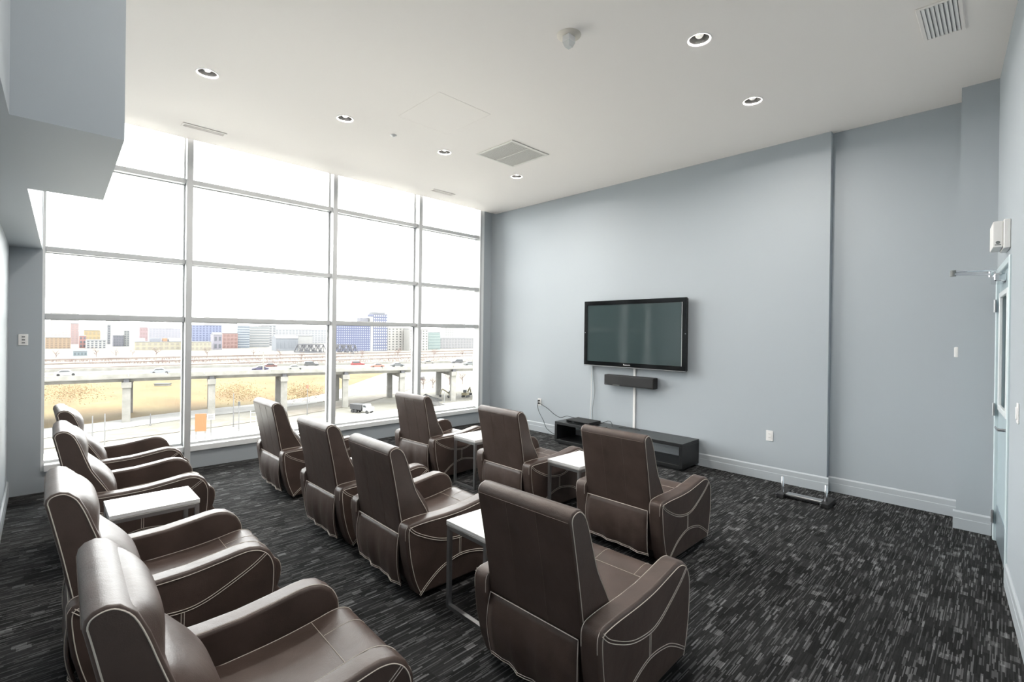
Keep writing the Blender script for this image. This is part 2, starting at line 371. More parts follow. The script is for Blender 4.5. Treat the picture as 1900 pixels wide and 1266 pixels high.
def make_chair():
    R = empty('recliner')
    # backrest
    bp = MB().prism_xz(BACK, -.266, .266).build('backrest', LEATHER, R, smooth=50, bevel=(.010, 3))
    outl = catmull(BACK[1:16], 3)
    for s in (-1, 1):
        st = MB(); stitch(st, offset2(outl, -.010), s*.2675); st.build('stitching', THREAD, bp)
    st = MB()
    st.tube([(-.0003, y*.0255, .872) for y in range(-10, 11)], .0013, 4)
    for y in (-.085, .085):
        st.tube([(p[0]-.0004, y, p[1]) for p in catmull(BACK[2:6], 4)], .0009, 4)
    st.build('seam', THREADD, bp)
    # front cushions of the back
    fr = catmull(BACK[8:17], 6)
    def cushion(name, z0, z1, puff, wd, pw):
        pts = [p for p in fr if z0-.001 <= p[1] <= z1+.001]
        nu = 17; vs_ = []; fs = []
        for i, p in enumerate(pts):
            a = pts[max(i-1,0)]; b = pts[min(i+1,len(pts)-1)]; t = (b-a).normalized(); nn = Vector((-t.y, t.x)); 
            if nn.x < 0: nn = -nn
            v_ = math.sin(math.pi*i/(len(pts)-1))**pw if 0 < i < len(pts)-1 else 0
            for j in range(nu):
                u_ = -1+2*j/(nu-1); h = puff*v_*max(0, 1-abs(u_)**4)**.8
                q = p + nn*(h-.006); vs_.append((q[0], u_*wd, q[1]))
        for i in range(len(pts)-1):
            for j in range(nu-1): fs.append((i*nu+j, i*nu+j+1, (i+1)*nu+j+1, (i+1)*nu+j))
        return MB().add(vs_, fs).build(name, LEATHER, R, smooth=80)
    cushion('head_cushion', .68, .89, .046, .252, .9)
    cushion('lumbar_cushion', .33, .69, .062, .252, .6)
    # rear flap
    vs_ = []; fs = []; nu, nv = 15, 11
    for i in range(nv):
        t = i/(nv-1); z = .386 - t*.305
        half = .252 + .008*math.sin(math.pi*min(1, t*1.2))
        for j in range(nu):
            u_ = -1+2*j/(nu-1)
            x = .086 - .028*math.sin(math.pi*t*.75) + .03*t*t + .007*math.sin(u_*7+t*3)*t + .006*math.sin(u_*13+1.3)*t - .012*u_*u_*0
            vs_.append((x, u_*half, z + .010*t*u_))
    for i in range(nv-1):
        for j in range(nu-1): fs.append((i*nu+j, i*nu+j+1, (i+1)*nu+j+1, (i+1)*nu+j))
    base = len(vs_)
    fl = MB().add(vs_, fs).build('rear_flap', LEATHER, R, smooth=80)
    sol = fl.modifiers.new('thick', 'SOLIDIFY'); sol.thickness = .006; sol.offset = 1
    st = MB()
    top = vs_[:nu]; bot = vs_[-nu:]
    st.tube([(p[0]-.007, p[1], p[2]+.003) for p in top], .0022, 4)
    for dz in (.006, .016): st.tube([(p[0]-.0075, p[1], p[2]+dz) for p in bot], .0018, 4)
    for j, s in ((0, -1), (nu-1, 1)): st.tube([(vs_[i*nu+j][0]-.007, vs_[i*nu+j][1], vs_[i*nu+j][2]) for i in range(nv)], .0017, 4)
    st.build('stitching', THREAD, fl)
    # arms
    for s in (1, -1):
        y0, y1 = s*.262, s*.361
        ap = MB().prism_xz(ARM, min(y0,y1), max(y0,y1)).build('armrest', LEATHER, R, smooth=50, bevel=(.017, 4))
        st = MB(); full = catmull(ARM, 4)
        yo = s*.3622
        stitch(st, offset2(full, -.018), yo, .0021)
        yi = s*(.262+.012)
        st.tube([(p[0], yi, p[1]) for p in offset2(catmull(ARM[3:17], 4), -.001)], .0017, 4)
        yq = s*(.361-.012)
        st.tube([(p[0], yq, p[1]) for p in offset2(catmull(ARM[3:6], 4), -.001)], .0014, 4)
        dbl(st, [(.088,.452),(.14,.406),(.26,.345),(.36,.314),(.47,.303),(.55,.318),(.64,.357),(.75,.415),(.815,.462)], yo)
        dbl(st, [(.46,.297),(.459,.195)], yo, n=2)
        dbl(st, [(.165,.035),(.218,.085),(.32,.152),(.46,.190),(.61,.172),(.70,.135),(.80,.075)], yo)
        st.build('stitching', THREAD, ap)
    se = MB().prism_xz(smooth_prof(SEAT, 2), -.256, .256).build('seat', LEATHER, R, smooth=50, bevel=(.014, 3))
    st = MB(); tp = catmull(SEAT[1:10], 4)
    for y in (-.245, .245): st.tube([(p[0], y, p[1]+.0005) for p in offset2(tp, .0)], .0016, 4)
    fr_ = [p for p in tp if p[0] > .735]
    for y in (-.12, .12): st.tube([(p[0], y, p[1]+.0003) for p in fr_], .0011, 4)
    st.tube([(.735, -.243+.0486*i, .3705) for i in range(11)], .0013, 4)
    st.build('stitching', THREAD, se)
    MB().prism_xz(LEGP, -.254, .254).build('footrest', LEATHER, R, smooth=50, bevel=(.012, 3))
    MB().box(.17, .84, -.25, .25, .045, .20).build('seat_base', DARKFOOT, R)
    for x in (.20, .79):
        for y in (-.315, .315):
            MB().lathe([(.017,0),(.022,.012),(.026,.045)], (x, y, 0), 12, True).build('foot', DARKFOOT, R, smooth=True)
    return R
proto = make_chair()
CH = [
 ('H4', .081, 1.801, -1.2, 'nearest recliner of the left row, cut off by the bottom edge of the picture', 'left row of recliners'),
 ('H3', .018, 2.989, -.5, 'second nearest recliner of the left row, in front of the white side table', 'left row of recliners'),
 ('H2', .064, 4.575, -.7, 'recliner of the left row just past the white side table', 'left row of recliners'),
 ('H1', .088, 5.635, 1.4, 'farthest recliner of the left row, its arm against the window light', 'left row of recliners'),
 ('D', 1.437, 1.416, 1.6, 'large brown recliner in the centre foreground, seen from behind', 'middle row of recliners'),
 ('C', 1.455, 2.773, -.5, 'middle row recliner between the big foreground recliner and the two by the window', 'middle row of recliners'),
 ('B', 1.46, 3.667, 1.0, 'middle row recliner second from the window', 'middle row of recliners'),
 ('A', 1.53, 5.015, .8, 'middle row recliner closest to the window', 'middle row of recliners'),
 ('G', 2.896, 1.953, .4, 'front row recliner before the black console, nearest the open carpet', 'front row of recliners'),
 ('F', 2.933, 3.195, -.4, 'front row recliner standing between two white side tables', 'front row of recliners'),
 ('E', 2.868, 4.542, 3.5, 'front row recliner closest to the window', 'front row of recliners')]
for i, (k, x, y, a, lab, gr) in enumerate(CH):
    o = proto if i == 0 else copy_tree(proto)
    o.location = (x, y, 0); o.rotation_euler = (0, 0, math.radians(a))
    tag(o, lab, 'armchair', gr)

# ------------------------------------------------------------------ side tables
def make_table():
    T = empty('side_table')
    MB().box(-.225, .225, -.175, .175, .485, .507).build('table_top', TABLEW, T, bevel=(.002, 1))
    MB().box(-.224, .224, -.174, .174, .478, .485).build('top_edge', TABLEE, T)
    for sx in (-1, 1):
        for sy in (-1, 1): MB().box(sx*.21-.0125, sx*.21+.0125, sy*.16-.0125, sy*.16+.0125, 0, .478).build('leg', STEEL, T, bevel=(.002, 1))
        MB().box(sx*.21-.0125, sx*.21+.0125, -.148, .148, 0, .022).build('floor_bar', STEEL, T)
        MB().box(sx*.21-.0125, sx*.21+.0125, -.148, .148, .456, .478).build('top_bar', STEEL, T)
    for sy in (-1, 1): MB().box(-.198, .198, sy*.16-.0125, sy*.16+.0125, .456, .478).build('top_rail', STEEL, T)
    return T
tp_ = make_table()
for i, (x, y, lab) in enumerate([(1.915, 2.085, 'white side table left of the big centre foreground recliner'), (.515, 3.785, 'white side table in the left row of recliners'),
        (3.355, 3.90, 'white side table in the front row nearest the window'), (3.375, 2.595, 'white side table in the front row nearest the television console')]):
    o = tp_ if i == 0 else copy_tree(tp_)
    o.location = (x, y, 0); tag(o, lab, 'side table', 'white topped side tables')

# ------------------------------------------------------------------ television and what hangs round it
TV = empty('television', (TX, 3.53, 1.138)); tag(TV, 'large flat black television mounted on the grey blue wall', 'television')
def tvp(mb, nm, mt, **k):
    o = mb.build(nm, mt, k.pop('parent', TV), **k); return o
y0, y1, z0, z1 = 2.75-3.53, 4.313-3.53, 0, .928
tvp(MB().box(-.082, -.035, y0+.01, y1-.01, .012, z1-.01), 'rear_housing', BLACKM)
tvp(MB().box(-.035, 0, -.25, .25, .25, .65), 'wall_mount', BLACKM)
fb = MB(); sy0, sy1, sz0, sz1 = y0+.066, y1-.052, .068, .870
fb.box(-.102, -.080, y0, y1, 0, sz0).box(-.102, -.080, y0, y1, sz1, z1).box(-.102, -.080, y0, sy0, sz0, sz1).box(-.102, -.080, sy1, y1, sz0, sz1)
tvp(fb, 'bezel', BLACKG)
tvp(MB().box(-.094, -.082, sy0, sy1, sz0, sz1), 'screen', SCREEN)
tvp(MB().box(-.104, -.0985, sy0-.012, sy0-.004, sz0, sz1), 'speaker_trim', STEEL)
tvp(MB().box(-.104, -.1015, y0, y1, .004, .010), 'trim_line', STEEL)
for yy in (y0+.012, y1-.02): tvp(MB().box(-.104, -.101, yy-.005, yy+.005, .47, .48), 'screw_cap', CHROME)
def text_mesh(txt, size, name, material, parent, loc, rot):
    cu = bpy.data.curves.new('t', 'FONT'); cu.body = txt; cu.size = size; cu.align_x = 'CENTER'; cu.align_y = 'CENTER'; cu.extrude = .0005
    o = bpy.data.objects.new('t', cu); COL.objects.link(o); dg = bpy.context.evaluated_depsgraph_get()
    me = bpy.data.meshes.new_from_object(o.evaluated_get(dg)); bpy.data.objects.remove(o)
    o = link(name, me, material, parent); o.location = loc; o.rotation_euler = rot; return o
text_mesh('Panasonic', .028, 'logo', WHITE, TV, (-.1035, .06, .040), (math.pi/2, 0, -math.pi/2))

SB = empty('soundbar', (TX, 3.56, .885)); tag(SB, 'short black soundbar fixed to the wall below the television', 'soundbar')
MB().box(-.115, -.01, -.385, .385, 0, .145).build('body', BLACKM, SB, bevel=(.008, 2))
MB().box(-.121, -.114, -.375, .300, .012, .133).build('grille', BLACKM, SB, bevel=(.003, 1))
MB().box(-.01, 0, -.1, .1, .03, .11).build('bracket', BLACKM, SB)
MB().box(-.1225, -.1205, .335, .36, .010, .020).build('badge', CHROME, SB)
MB().box(-.1225, -.1205, .13, .24, .006, .014).build('display_mark', GREYM, SB)
tag(MB().box(TX-.016, TX, 3.503, 3.541, .15, 1.16).build('cable_duct', WHITE, bevel=(.004, 1)), 'white vertical cable cover on the wall below the television', 'cable cover')
def wob(a, b, n, amp, seed, ax=1):
    rr = random.Random(seed); a = Vector(a); b = Vector(b); out = []
    ph = rr.random()*6
    for i in range(n+1):
        t = i/n; p = a.lerp(b, t); p[ax] += amp*math.sin(ph+t*7)*math.sin(math.pi*t); out.append(p)
    return out
tag(MB().tube(wob((TX-.008, 4.235, 1.15), (TX-.05, 4.225, .335), 18, .006, 1), .005, 6).build('power_cable', WHITE, smooth=True), 'white cable hanging straight from the television to the console', 'cable')
tag(MB().tube(wob((TX-.012, 4.20, 1.15), (TX-.03, 4.19, .335), 24, .026, 4), .004, 6).build('signal_cable', GREYM, smooth=True), 'thin grey wavy cable hanging from the television beside the white one', 'cable')

# console
CN = empty('media_console', (5.555, 3.58, 0)); tag(CN, 'long low black open media console on the floor under the television', 'console')
cy0, cy1 = 2.61-3.58, 4.555-3.58
MB().box(-.225, .215, cy0, cy1, .285, .325).build('top_panel', BLACKW, CN, bevel=(.002, 1))
MB().box(-.225, .215, cy0, cy1, .03, .07).build('bottom_panel', BLACKW, CN, bevel=(.002, 1))
MB().box(-.225, .215, cy0, cy0+.04, .07, .285).build('side_panel', BLACKW, CN)
MB().box(-.225, .215, cy1-.04, cy1, .07, .285).build('side_panel', BLACKW, CN)
MB().box(-.19, .19, cy0+.04, cy1-.04, 0, .03).build('plinth', BLACKM, CN)
PB = empty('media_player', (5.50, 4.17, .325)); tag(PB, 'flat black media box on the left end of the console', 'media player')
MB().box(-.14, .14, -.2, .2, .006, .048).build('body', BLACKM, PB, bevel=(.003, 1))
MB().box(-.143, -.14, -.18, .18, .014, .040).build('front_panel', BLACKG, PB)
MB().box(-.1445, -.143, .05, .09, .022, .030).build('button', CHROME, PB)
for sx in (-.11, .11):
    for sy in (-.17, .17): MB().lathe([(.012,0),(.012,.006)], (sx, sy, 0), 10, True).build('foot', DARKFOOT, PB)
tag(MB().tube([(5.50,3.96,.345),(5.58,3.90,.36),(5.62,3.84,.39),(5.60,3.78,.395),(5.60,3.755,.36),(5.59,3.75,.331)], .004, 6).build('looped_cable', BLACKM, smooth=True), 'short black cable looping off the media box', 'cable')
tag(MB().tube([(5.62,3.66,.330),(5.64,3.60,.332),(5.66,3.52,.334),(5.665,3.42,.333),(5.66,3.36,.330)], .004, 6).build('loose_cable', BLACKM, smooth=True), 'black cable lying flat along the middle of the console top', 'cable')
RC = empty('remote_control', (5.43, 3.80, .325), .5); tag(RC, 'small dark remote control on the console top beside the media box', 'remote control')
MB().box(-.02, .02, -.07, .07, 0, .016).build('case', BLACKM, RC, bevel=(.004, 2))
MB().box(-.012, .012, -.05, .05, .016, .018).build('keypad', GREYM, RC)

# outlets and switches
def outlet(name, loc, rz, label, cat, kind, w_=.072, h_=.115):
    O = empty(name, loc, rz); tag(O, label, cat)
    MB().box(-w_/2, w_/2, -.006, 0, -h_/2, h_/2).build('face_plate', WHITE, O, bevel=(.002, 1))
    if kind == 'outlet':
        MB().box(-.018, .018, -.008, -.006, -.036, .036).build('socket_insert', WHITE, O, bevel=(.001, 1))
        for z in (-.02, .02):
            for x in (-.006, .006): MB().box(x-.0012, x+.0012, -.0085, -.0078, z-.004, z+.005).build('slot', DARK, O)
    elif kind == 'switch':
        MB().box(-.017, .017, -.012, -.006, -.034, .034).build('rocker', WHITE, O, bevel=(.002, 1))
    return O
HP = -math.pi/2   # plate on an x = const wall facing -x: local -y -> world -x
o1 = outlet('wall_outlet', (TX, 5.27, .482), HP, 'white wall outlet with two black plugs near the window corner', 'outlet', 'outlet')
outlet('wall_outlet', (TX, 1.815, .492), HP, 'blank looking white outlet plate low on the wall right of the console', 'outlet', 'outlet')
for z, nm in ((.502, 'upper'), (.462, 'lower')):
    P = empty('power_plug', (TX-.006, 5.27, z)); 
    tag(P, 'black plug in the %s socket of the corner outlet' % nm, 'plug')
    MB().box(-.032, -.003, -.014, .014, -.012, .012).build('plug_body', BLACKM, P, bevel=(.004, 2))
    if nm == 'upper': pts = [(-.03,0,0),(-.05,-.02,-.02),(-.045,-.12,-.06),(-.04,-.22,-.10),(-.04,-.34,-.165),(-.04,-.44,-.20),(-.05,-.52,-.195),(-.06,-.62,-.16),(-.10,-.72,-.155),(-.12,-.85,-.155)]
    else: pts = [(-.03,0,0),(-.045,.0,-.03),(-.04,-.01,-.09),(-.04,-.05,-.16),(-.04,-.12,-.25),(-.04,-.16,-.32),(-.045,-.20,-.37),(-.05,-.28,-.41),(-.06,-.36,-.43),(-.08,-.50,-.456)]
    MB().tube([tuple(p) for p in catmull(pts, 4)], .0042, 6).build('cord', BLACKM, P, smooth=True)
th = outlet('wall_switch', (-.117, WYF, 1.472), 0, 'white control plate on the pillar left of the windows', 'switch', 'plain', .066, .105)
for z in (.028, 0, -.028): MB().box(-.010, .012, -.0085, -.006, z-.005, z+.005).build('button', GREYM, th)
SW = empty('door_alarm_sensor', (5.575, E2, 1.482)); tag(SW, 'small white box on the side of the column', 'sensor')
MB().box(-.04, .035, 0, .026, -.042, .042).build('housing', WHITE, SW, bevel=(.005, 2))
MB().box(-.042, -.04, .008, .02, -.02, .02).build('cover', WHITE, SW)

# ------------------------------------------------------------------ door in the right wall (local frame of RW)
def rw(s, d, z): return Vector((5.5, .045, 0)) + Vector((rwx.x, rwx.y, 0))*s + Vector((rwn.x, rwn.y, 0))*d + Vector((0, 0, z))
DR = empty('door_1', (5.5, .045, 0), math.pi+RA); tag(DR, 'grey blue door with a tall glazed panel at the right edge', 'door', kind='structure')
def dr(mb, nm, mt, parent=None, **k):
    return mb.build(nm, mt, parent or DR, **k)
LA, LB, LZ0, LZ1 = .30, .86, 1.08, 1.93
df = MB().box(D0, LA, .01, .05, .01, DH).box(LB, D1, .01, .05, .01, DH).box(LA, LB, .01, .05, .01, LZ0).box(LA, LB, .01, .05, LZ1, DH)
leaf = dr(df, 'door_leaf', DOORM)
dr(MB().box(LA+.02, LB-.02, .022, .03, LZ0+.02, LZ1-.02), 'glass_pane', GLASS)
lf = MB()
for a, b, c, d in ((LA-.02, LA+.02, LZ0-.02, LZ1+.02), (LB-.02, LB+.02, LZ0-.02, LZ1+.02), (LA+.02, LB-.02, LZ0-.02, LZ0+.02), (LA+.02, LB-.02, LZ1-.02, LZ1+.02)): lf.box(a, b, -.008, .012, c, d)
dr(lf, 'lite_frame', mat('lite_frame_paint', (.66, .70, .72), .35), bevel=(.004, 1))
fr = MB().box(D0-.05, D0, -.012, .10, 0, DH+.05).box(D1, D1+.05, -.012, .10, 0, DH+.05).box(D0, D1, -.012, .10, DH, DH+.05)
dr(fr, 'door_frame', mat('door_frame_paint', (.55, .64, .67), .35), bevel=(.004, 1))
dr(MB().box(D0-.1, D1+.1, .12, .16, -.01, DH+.1), 'corridor_panel', WALL)
dr(MB().box(D0+.02, D1-.02, .005, .011, .02, .29), 'kick_plate', mat('kick_plate', (.30, .36, .40), .3, .6))
for z in (1.86, 1.04, .19):
    h = dr(MB().lathe([(.009,-.05),(.009,.05)], (D0-.004, -.016, z), 10, True), 'hinge', STEEL, smooth=True)
    dr(MB().box(D0-.045, D0+.03, -.0155, -.012, z-.048, z+.048), 'hinge_plate', STEEL, parent=h)
hd = dr(MB().lathe([(.028,0),(.028,.012),(.012,.016),(.010,.055)], (0,0,0), 16, True), 'door_handle', CHROME, smooth=True)
hd.location = (D1-.07, .010, .99); hd.rotation_euler = (math.pi/2, 0, 0)
dr(MB().tube([(0,0,.05),(-.01,0,.055),(-.12,0,.056)], .009, 8), 'lever', CHROME, parent=hd, smooth=True)
dr(MB().box(D1-.10, D1-.04, .006, .0105, .90, 1.09), 'lock_plate', STEEL)
cl = dr(MB().box(D0+.18, D0+.50, -.055, .012, 2.015, 2.075), 'door_closer', CHROME, bevel=(.012, 3))
A_ = Vector((D0+.30, -.06, 2.085)); B_ = Vector((D0+.30, -.27, 2.10)); C_ = Vector((D0+.02, -.015, 2.145))
dr(MB().bar(A_, B_, .030, .016), 'closer_arm', CHROME, parent=cl)
dr(MB().tube([B_+Vector((0,0,.018)), C_], .009, 8), 'closer_rod', CHROME, parent=cl, smooth=True)
dr(MB().lathe([(.018,-.016),(.018,.03)], tuple(B_), 12, True), 'elbow_joint', GREYM, parent=cl, smooth=True)
dr(MB().lathe([(.016,-.02),(.016,.02)], tuple(A_), 12, True), 'spindle', CHROME, parent=cl, smooth=True)
HB = empty('alarm_box', rw(.70, 0, 2.20), math.pi+RA); tag(HB, 'white wall mounted alarm box above the door', 'alarm box')
MB().box(.0, .28, -.035, 0, 0, .19).build('back_box', WHITE, HB, bevel=(.004, 1))
MB().box(.012, .268, -.085, -.035, .008, .182).build('cover', WHITE, HB, bevel=(.008, 2))
MB().box(.268, .2695, -.075, -.045, .022, .028).build('badge', GREYM, HB)
MB().lathe([(.011,0),(.011,.001)], (0,0,0), 14, True).build('emblem', GREYM, HB).matrix_local = Matrix.Translation((.2685, -.060, .04)) @ Matrix.Rotation(math.pi/2, 4, 'Y')
swp = rw(1.51, 0, 1.175)
outlet('wall_switch', swp, math.pi+RA, 'white light switch on the wall right of the door', 'switch', 'switch')

# ------------------------------------------------------------------ floor stand near the wall
FS = empty('floor_stand', (5.30, 1.345, 0)); tag(FS, 'low metal base with two short upright posts on the carpet before the wall', 'stand')
MB().box(-.045, .045, -.154, .154, .030, .046).build('shelf_bar', STEEL, FS, bevel=(.002, 1))
MB().box(-.035, .035, -.154, .154, .012, .030).build('under_tray', BLACKM, FS)
for y in (-.19, .19):
    MB().box(-.10, .16, y-.036, y+.036, .002, .046).build('foot', BLACKM, FS, bevel=(.006, 2))
    MB().box(-.108, -.10, y+.022, y+.036, .004, .046).build('foot_cap', CHROME, FS)
    MB().lathe([(.012,.046),(.012,.20),(.009,.204)], (-.02, y*.98, 0), 12, True).build('post', CHROME, FS, smooth=True)

# ------------------------------------------------------------------ ceiling fittings
REFL = mat('downlight_reflector', (.20, .20, .20), .4, .4)
def downlight():
    o = empty('recessed_downlight')
    MB().lathe([(.071,.012),(.071,-.002),(.080,-.004),(.083,0),(.083,.0015)], n=32).build('trim_ring', WHITE, o, smooth=True)
    MB().lathe([(.070,0),(.066,.03),(.060,.075),(.052,.10),(.0,.105)], n=32).build('reflector', REFL, o, smooth=True)
    MB().lathe([(.0,.014),(.02,.016),(.030,.03),(.034,.055),(.020,.10)], n=16).build('bulb', mat('frosted_bulb', (.78,.78,.76), .3), o, smooth=True)
    return o
dl = downlight()
def lamp(x, y, z=ZC+.008):
    ld = bpy.data.lights.new('downlight_fill', 'AREA'); ld.shape = 'DISK'; ld.size = .04; ld.energy = FILL_W; ld.color = (1.0, .95, .88)  # fill light added to brighten the room; the fittings themselves look unlit
    lo = bpy.data.objects.new('downlight_fill', ld); COL.objects.link(lo); lo.location = (x, y, z)
DLL = ['recessed downlight closest to the bulkhead, far row', 'recessed downlight second from the bulkhead, far row', 'recessed downlight third in the far row, above the middle mullion',
       'recessed downlight of the far row nearest the television wall', 'larger looking recessed downlight at the upper right of the ceiling', 'recessed downlight nearest the wall column',
       'added unseen downlight of the near row beside the boxed bulkhead', 'added unseen downlight of the near row above the foreground recliner']
for i, (x, y) in enumerate(LIGHTS):
    o = dl if i == 0 else copy_tree(dl)
    o.location = (x, y, ZC); tag(o, DLL[i], 'ceiling light', 'recessed ceiling downlights')
    lamp(x, y)

SD = empty('smoke_alarm', (2.655, 2.185, ZC)); tag(SD, 'round cream alarm with flared white strobe on the ceiling', 'alarm')
MB().lathe([(0,-.006),(.076,-.006),(.086,-.001),(.086,0),(0,0)], n=32).build('base_plate', CREAM, SD, smooth=True)
MB().box(-.035, .035, -.03, .03, -.05, -.006).build('body', WHITE, SD, bevel=(.004, 2))
MB().add([(-.035,-.03,-.05),(.035,-.03,-.05),(.035,.03,-.05),(-.035,.03,-.05),(-.020,-.018,-.085),(.020,-.018,-.085),(.020,.018,-.085),(-.020,.018,-.085)],
    [(0,1,2,3),(4,7,6,5),(0,4,5,1),(1,5,6,2),(2,6,7,3),(3,7,4,0)]).build('strobe_lens', mat('strobe_lens', (.72,.72,.70), .15), SD)
SP = empty('sprinkler_head', (2.697, 4.637, ZC)); tag(SP, 'tiny round white sprinkler cap on the ceiling', 'sprinkler')
MB().lathe([(0,-.012),(.028,-.010),(.036,-.003),(.036,0)], n=20).build('escutcheon', WHITE, SP, smooth=True)
MB().lathe([(0,-.022),(.012,-.020),(.012,-.011)], n=12).build('cap', WHITE, SP, smooth=True)

def diffuser(x, y, label):
    o = empty('slot_diffuser', (x, y, ZC)); tag(o, label, 'air vent', 'slot diffusers by the windows')
    MB().box(-.2, .2, -.055, -.038, -.007, 0).box(-.2, .2, .038, .055, -.007, 0).box(-.2, -.183, -.038, .038, -.007, 0).box(.183, .2, -.038, .038, -.007, 0).build('frame', CEIL, o)
    MB().box(-.183, .183, -.038, .038, -.0012, 0).build('backing', mat('vent_shadow', (.80,.77,.73), .8), o)
    for k in range(3): MB().box(-.183, .183, -.026+.024*k-.004, -.026+.024*k+.004, -.006, -.0015).build('slat', CEIL, o)
    return o
diffuser(1.222, 5.965, 'slot diffuser in the ceiling near the left window bay')
diffuser(4.328, 5.985, 'slot diffuser in the ceiling near the right window bay')
RG = empty('return_grille', (3.97, 4.10, ZC)); tag(RG, 'square return air grille in the middle of the ceiling', 'air vent')
MB().box(-.305, .305, -.305, -.275, -.009, 0).box(-.305, .305, .275, .305, -.009, 0).box(-.305, -.275, -.275, .275, -.009, 0).box(.275, .305, -.275, .275, -.009, 0).build('frame', GRILLE, RG, bevel=(.002, 1))
MB().box(-.275, .275, -.275, .275, -.0015, 0).build('backing', mat('vent_shadow', (.80,.77,.73), .8), RG)
sl = None
for k in range(24):
    yy = -.264+.023*k
    if sl is None: sl = MB().bar((-.275, 0, -.005), (.275, 0, -.005), .012, .0015, up=(0,.25,1)).build('slat', GRILLE, RG); sl.location = (0, yy, 0)
    else:
        c = sl.copy(); COL.objects.link(c); c.location = (0, yy, 0)
MB().box(-.006, .006, -.275, .275, -.008, -.0015).build('divider', GRILLE, RG)
SG = empty('supply_grille', (4.24, .315, ZC)); tag(SG, 'white slatted supply grille in the ceiling near the door', 'air vent')
MB().box(-.24, .24, -.11, -.088, -.008, 0).box(-.24, .24, .088, .11, -.008, 0).box(-.24, -.215, -.088, .088, -.008, 0).box(.215, .24, -.088, .088, -.008, 0).build('frame', CEIL, SG, bevel=(.002, 1))
MB().box(-.215, .215, -.088, .088, -.0015, 0).build('backing', mat('supply_shadow', (.25,.25,.25), .8), SG)
sl = None
for k in range(8):
    yy = -.076+.0217*k
    if sl is None: sl = MB().bar((-.215, 0, -.006), (.215, 0, -.006), .019, .002, up=(0,-.35,1)).build('slat', WHITE, SG); sl.location = (0, yy, 0)
    else:
        c = sl.copy(); COL.objects.link(c); c.location = (0, yy, 0)
HT = empty('access_hatch', (2.79, 3.85, ZC)); tag(HT, 'faintly outlined square access hatch flush in the ceiling', 'hatch')
MB().box(-.30, .30, -.34, .34, -.0009, 0).build('panel', CEIL, HT)
MB().box(-.304, -.302, -.344, .344, -.0012, 0).box(.302, .304, -.344, .344, -.0012, 0).box(-.302, .302, -.344, -.342, -.0012, 0).box(-.302, .302, .342, .344, -.0012, 0).build('frame', CEIL, HT)

# ================================================================== outside, seen through the windows
K = 1.6                       # the room is about eight floors up: the ground lies 24 m below the eye
G = 1.6-15*K
def zz(z): return 1.6+(z-1.6)*K
def kxy(l): return [(x*K, y*K) for x, y in l]
ALB = 0.59
GROUND = mat_var('dry_dirt', (.17, .16, .13), (.22, .21, .185), .12)
GRASS = mat_var('dry_grass', (.118, .073, .024), (.155, .116, .044), .10, detail=8, stretch=(1, .45, 1))
ROAD = mat_var('pale_asphalt', (.30, .30, .29), (.36, .355, .34), .5)
CONC = mat_var('concrete', (.21, .205, .185), (.27, .26, .24), .6)
CONCD = mat_var('grey_concrete', (.17, .165, .15), (.22, .21, .20), .5)  # greyer concrete for far columns, fascia ledge and shed wall
BRUSH = mat_var('bare_twigs', (.15, .105, .095), (.22, .165, .15), .8)
TRUSS = mat('bridge_steel', (.075, .075, .085), .7)
POLEM = mat('pole_steel', (.12, .12, .12), .6)
TYRE = mat('tyre_rubber', (.02, .02, .02), .8)
CARGL = mat('car_glass', (.05, .055, .06), .15)
S(MB().box(-1400, 2400, -60, 3500, G-1, G).build('ground', GROUND), 'pale dirt ground far below the windows', 'ground')
S(MB().add([(x, y, G+.05) for x, y in kxy([(-160,99),(12,99),(34,101),(52,116),(74,140),(104,172),(92,215),(-160,230)])], [(0,1,2,3,4,5,6,7)]).build('lawn', GRASS), 'yellow dry grass field beyond the highway', 'field')
S(MB().add([(x, y, G+.03) for x, y in kxy([(-160,-30),(160,-30),(160,74),(60,82),(0,79),(-160,84)])], [(0,1,2,3,4,5)]).build('lot', mat_var('bounce_gravel', (.70,.69,.63), (.88,.87,.81), .2)), 'pale gravel lot in front of the highway', 'lot')  # extended to the building and whitened to bounce daylight onto the ceiling
def strip(name, path, width, z, material, label):
    c = [Vector(p) for p in catmull(kxy(path), 6)]; a = offset2(c, width*K/2); b = offset2(c, -width*K/2); n = len(c)
    return S(MB().add([(p[0],p[1],z) for p in a]+[(p[0],p[1],z) for p in b], [(i,i+1,n+i+1,n+i) for i in range(n-1)]).build(name, material), label, 'road')
strip('road_1', [(-120,93),(-40,93),(0,94),(18,99),(40,103),(62,118),(98,154),(150,200),(230,262)], 8, G+.08, ROAD, 'pale road curving past the highway columns')
strip('road_2', [(-120,83),(-20,84),(16,86),(40,92),(60,104),(90,130)], 5, G+.10, mat_var('tan_asphalt', (.17,.15,.12), (.21,.19,.165), .4), 'tan side road in front of the highway columns')
for i, (dy, wdt, h, lab) in enumerate([(232, 9, .5, 'low gravel rail bed behind the grass field'), (262, 8, .6, 'second rail bed closer to the far buildings'), (292, 8, .8, 'third rail bed below the buildings')]):
    S(MB().box(-300*K, 520*K, dy*K, (dy+wdt)*K, G, G+h*K).build('embankment_%d' % (i+1), mat_var('rail_gravel', (.17,.14,.125), (.24,.21,.19), .10, stretch=(.5,1,1))), lab, 'embankment')

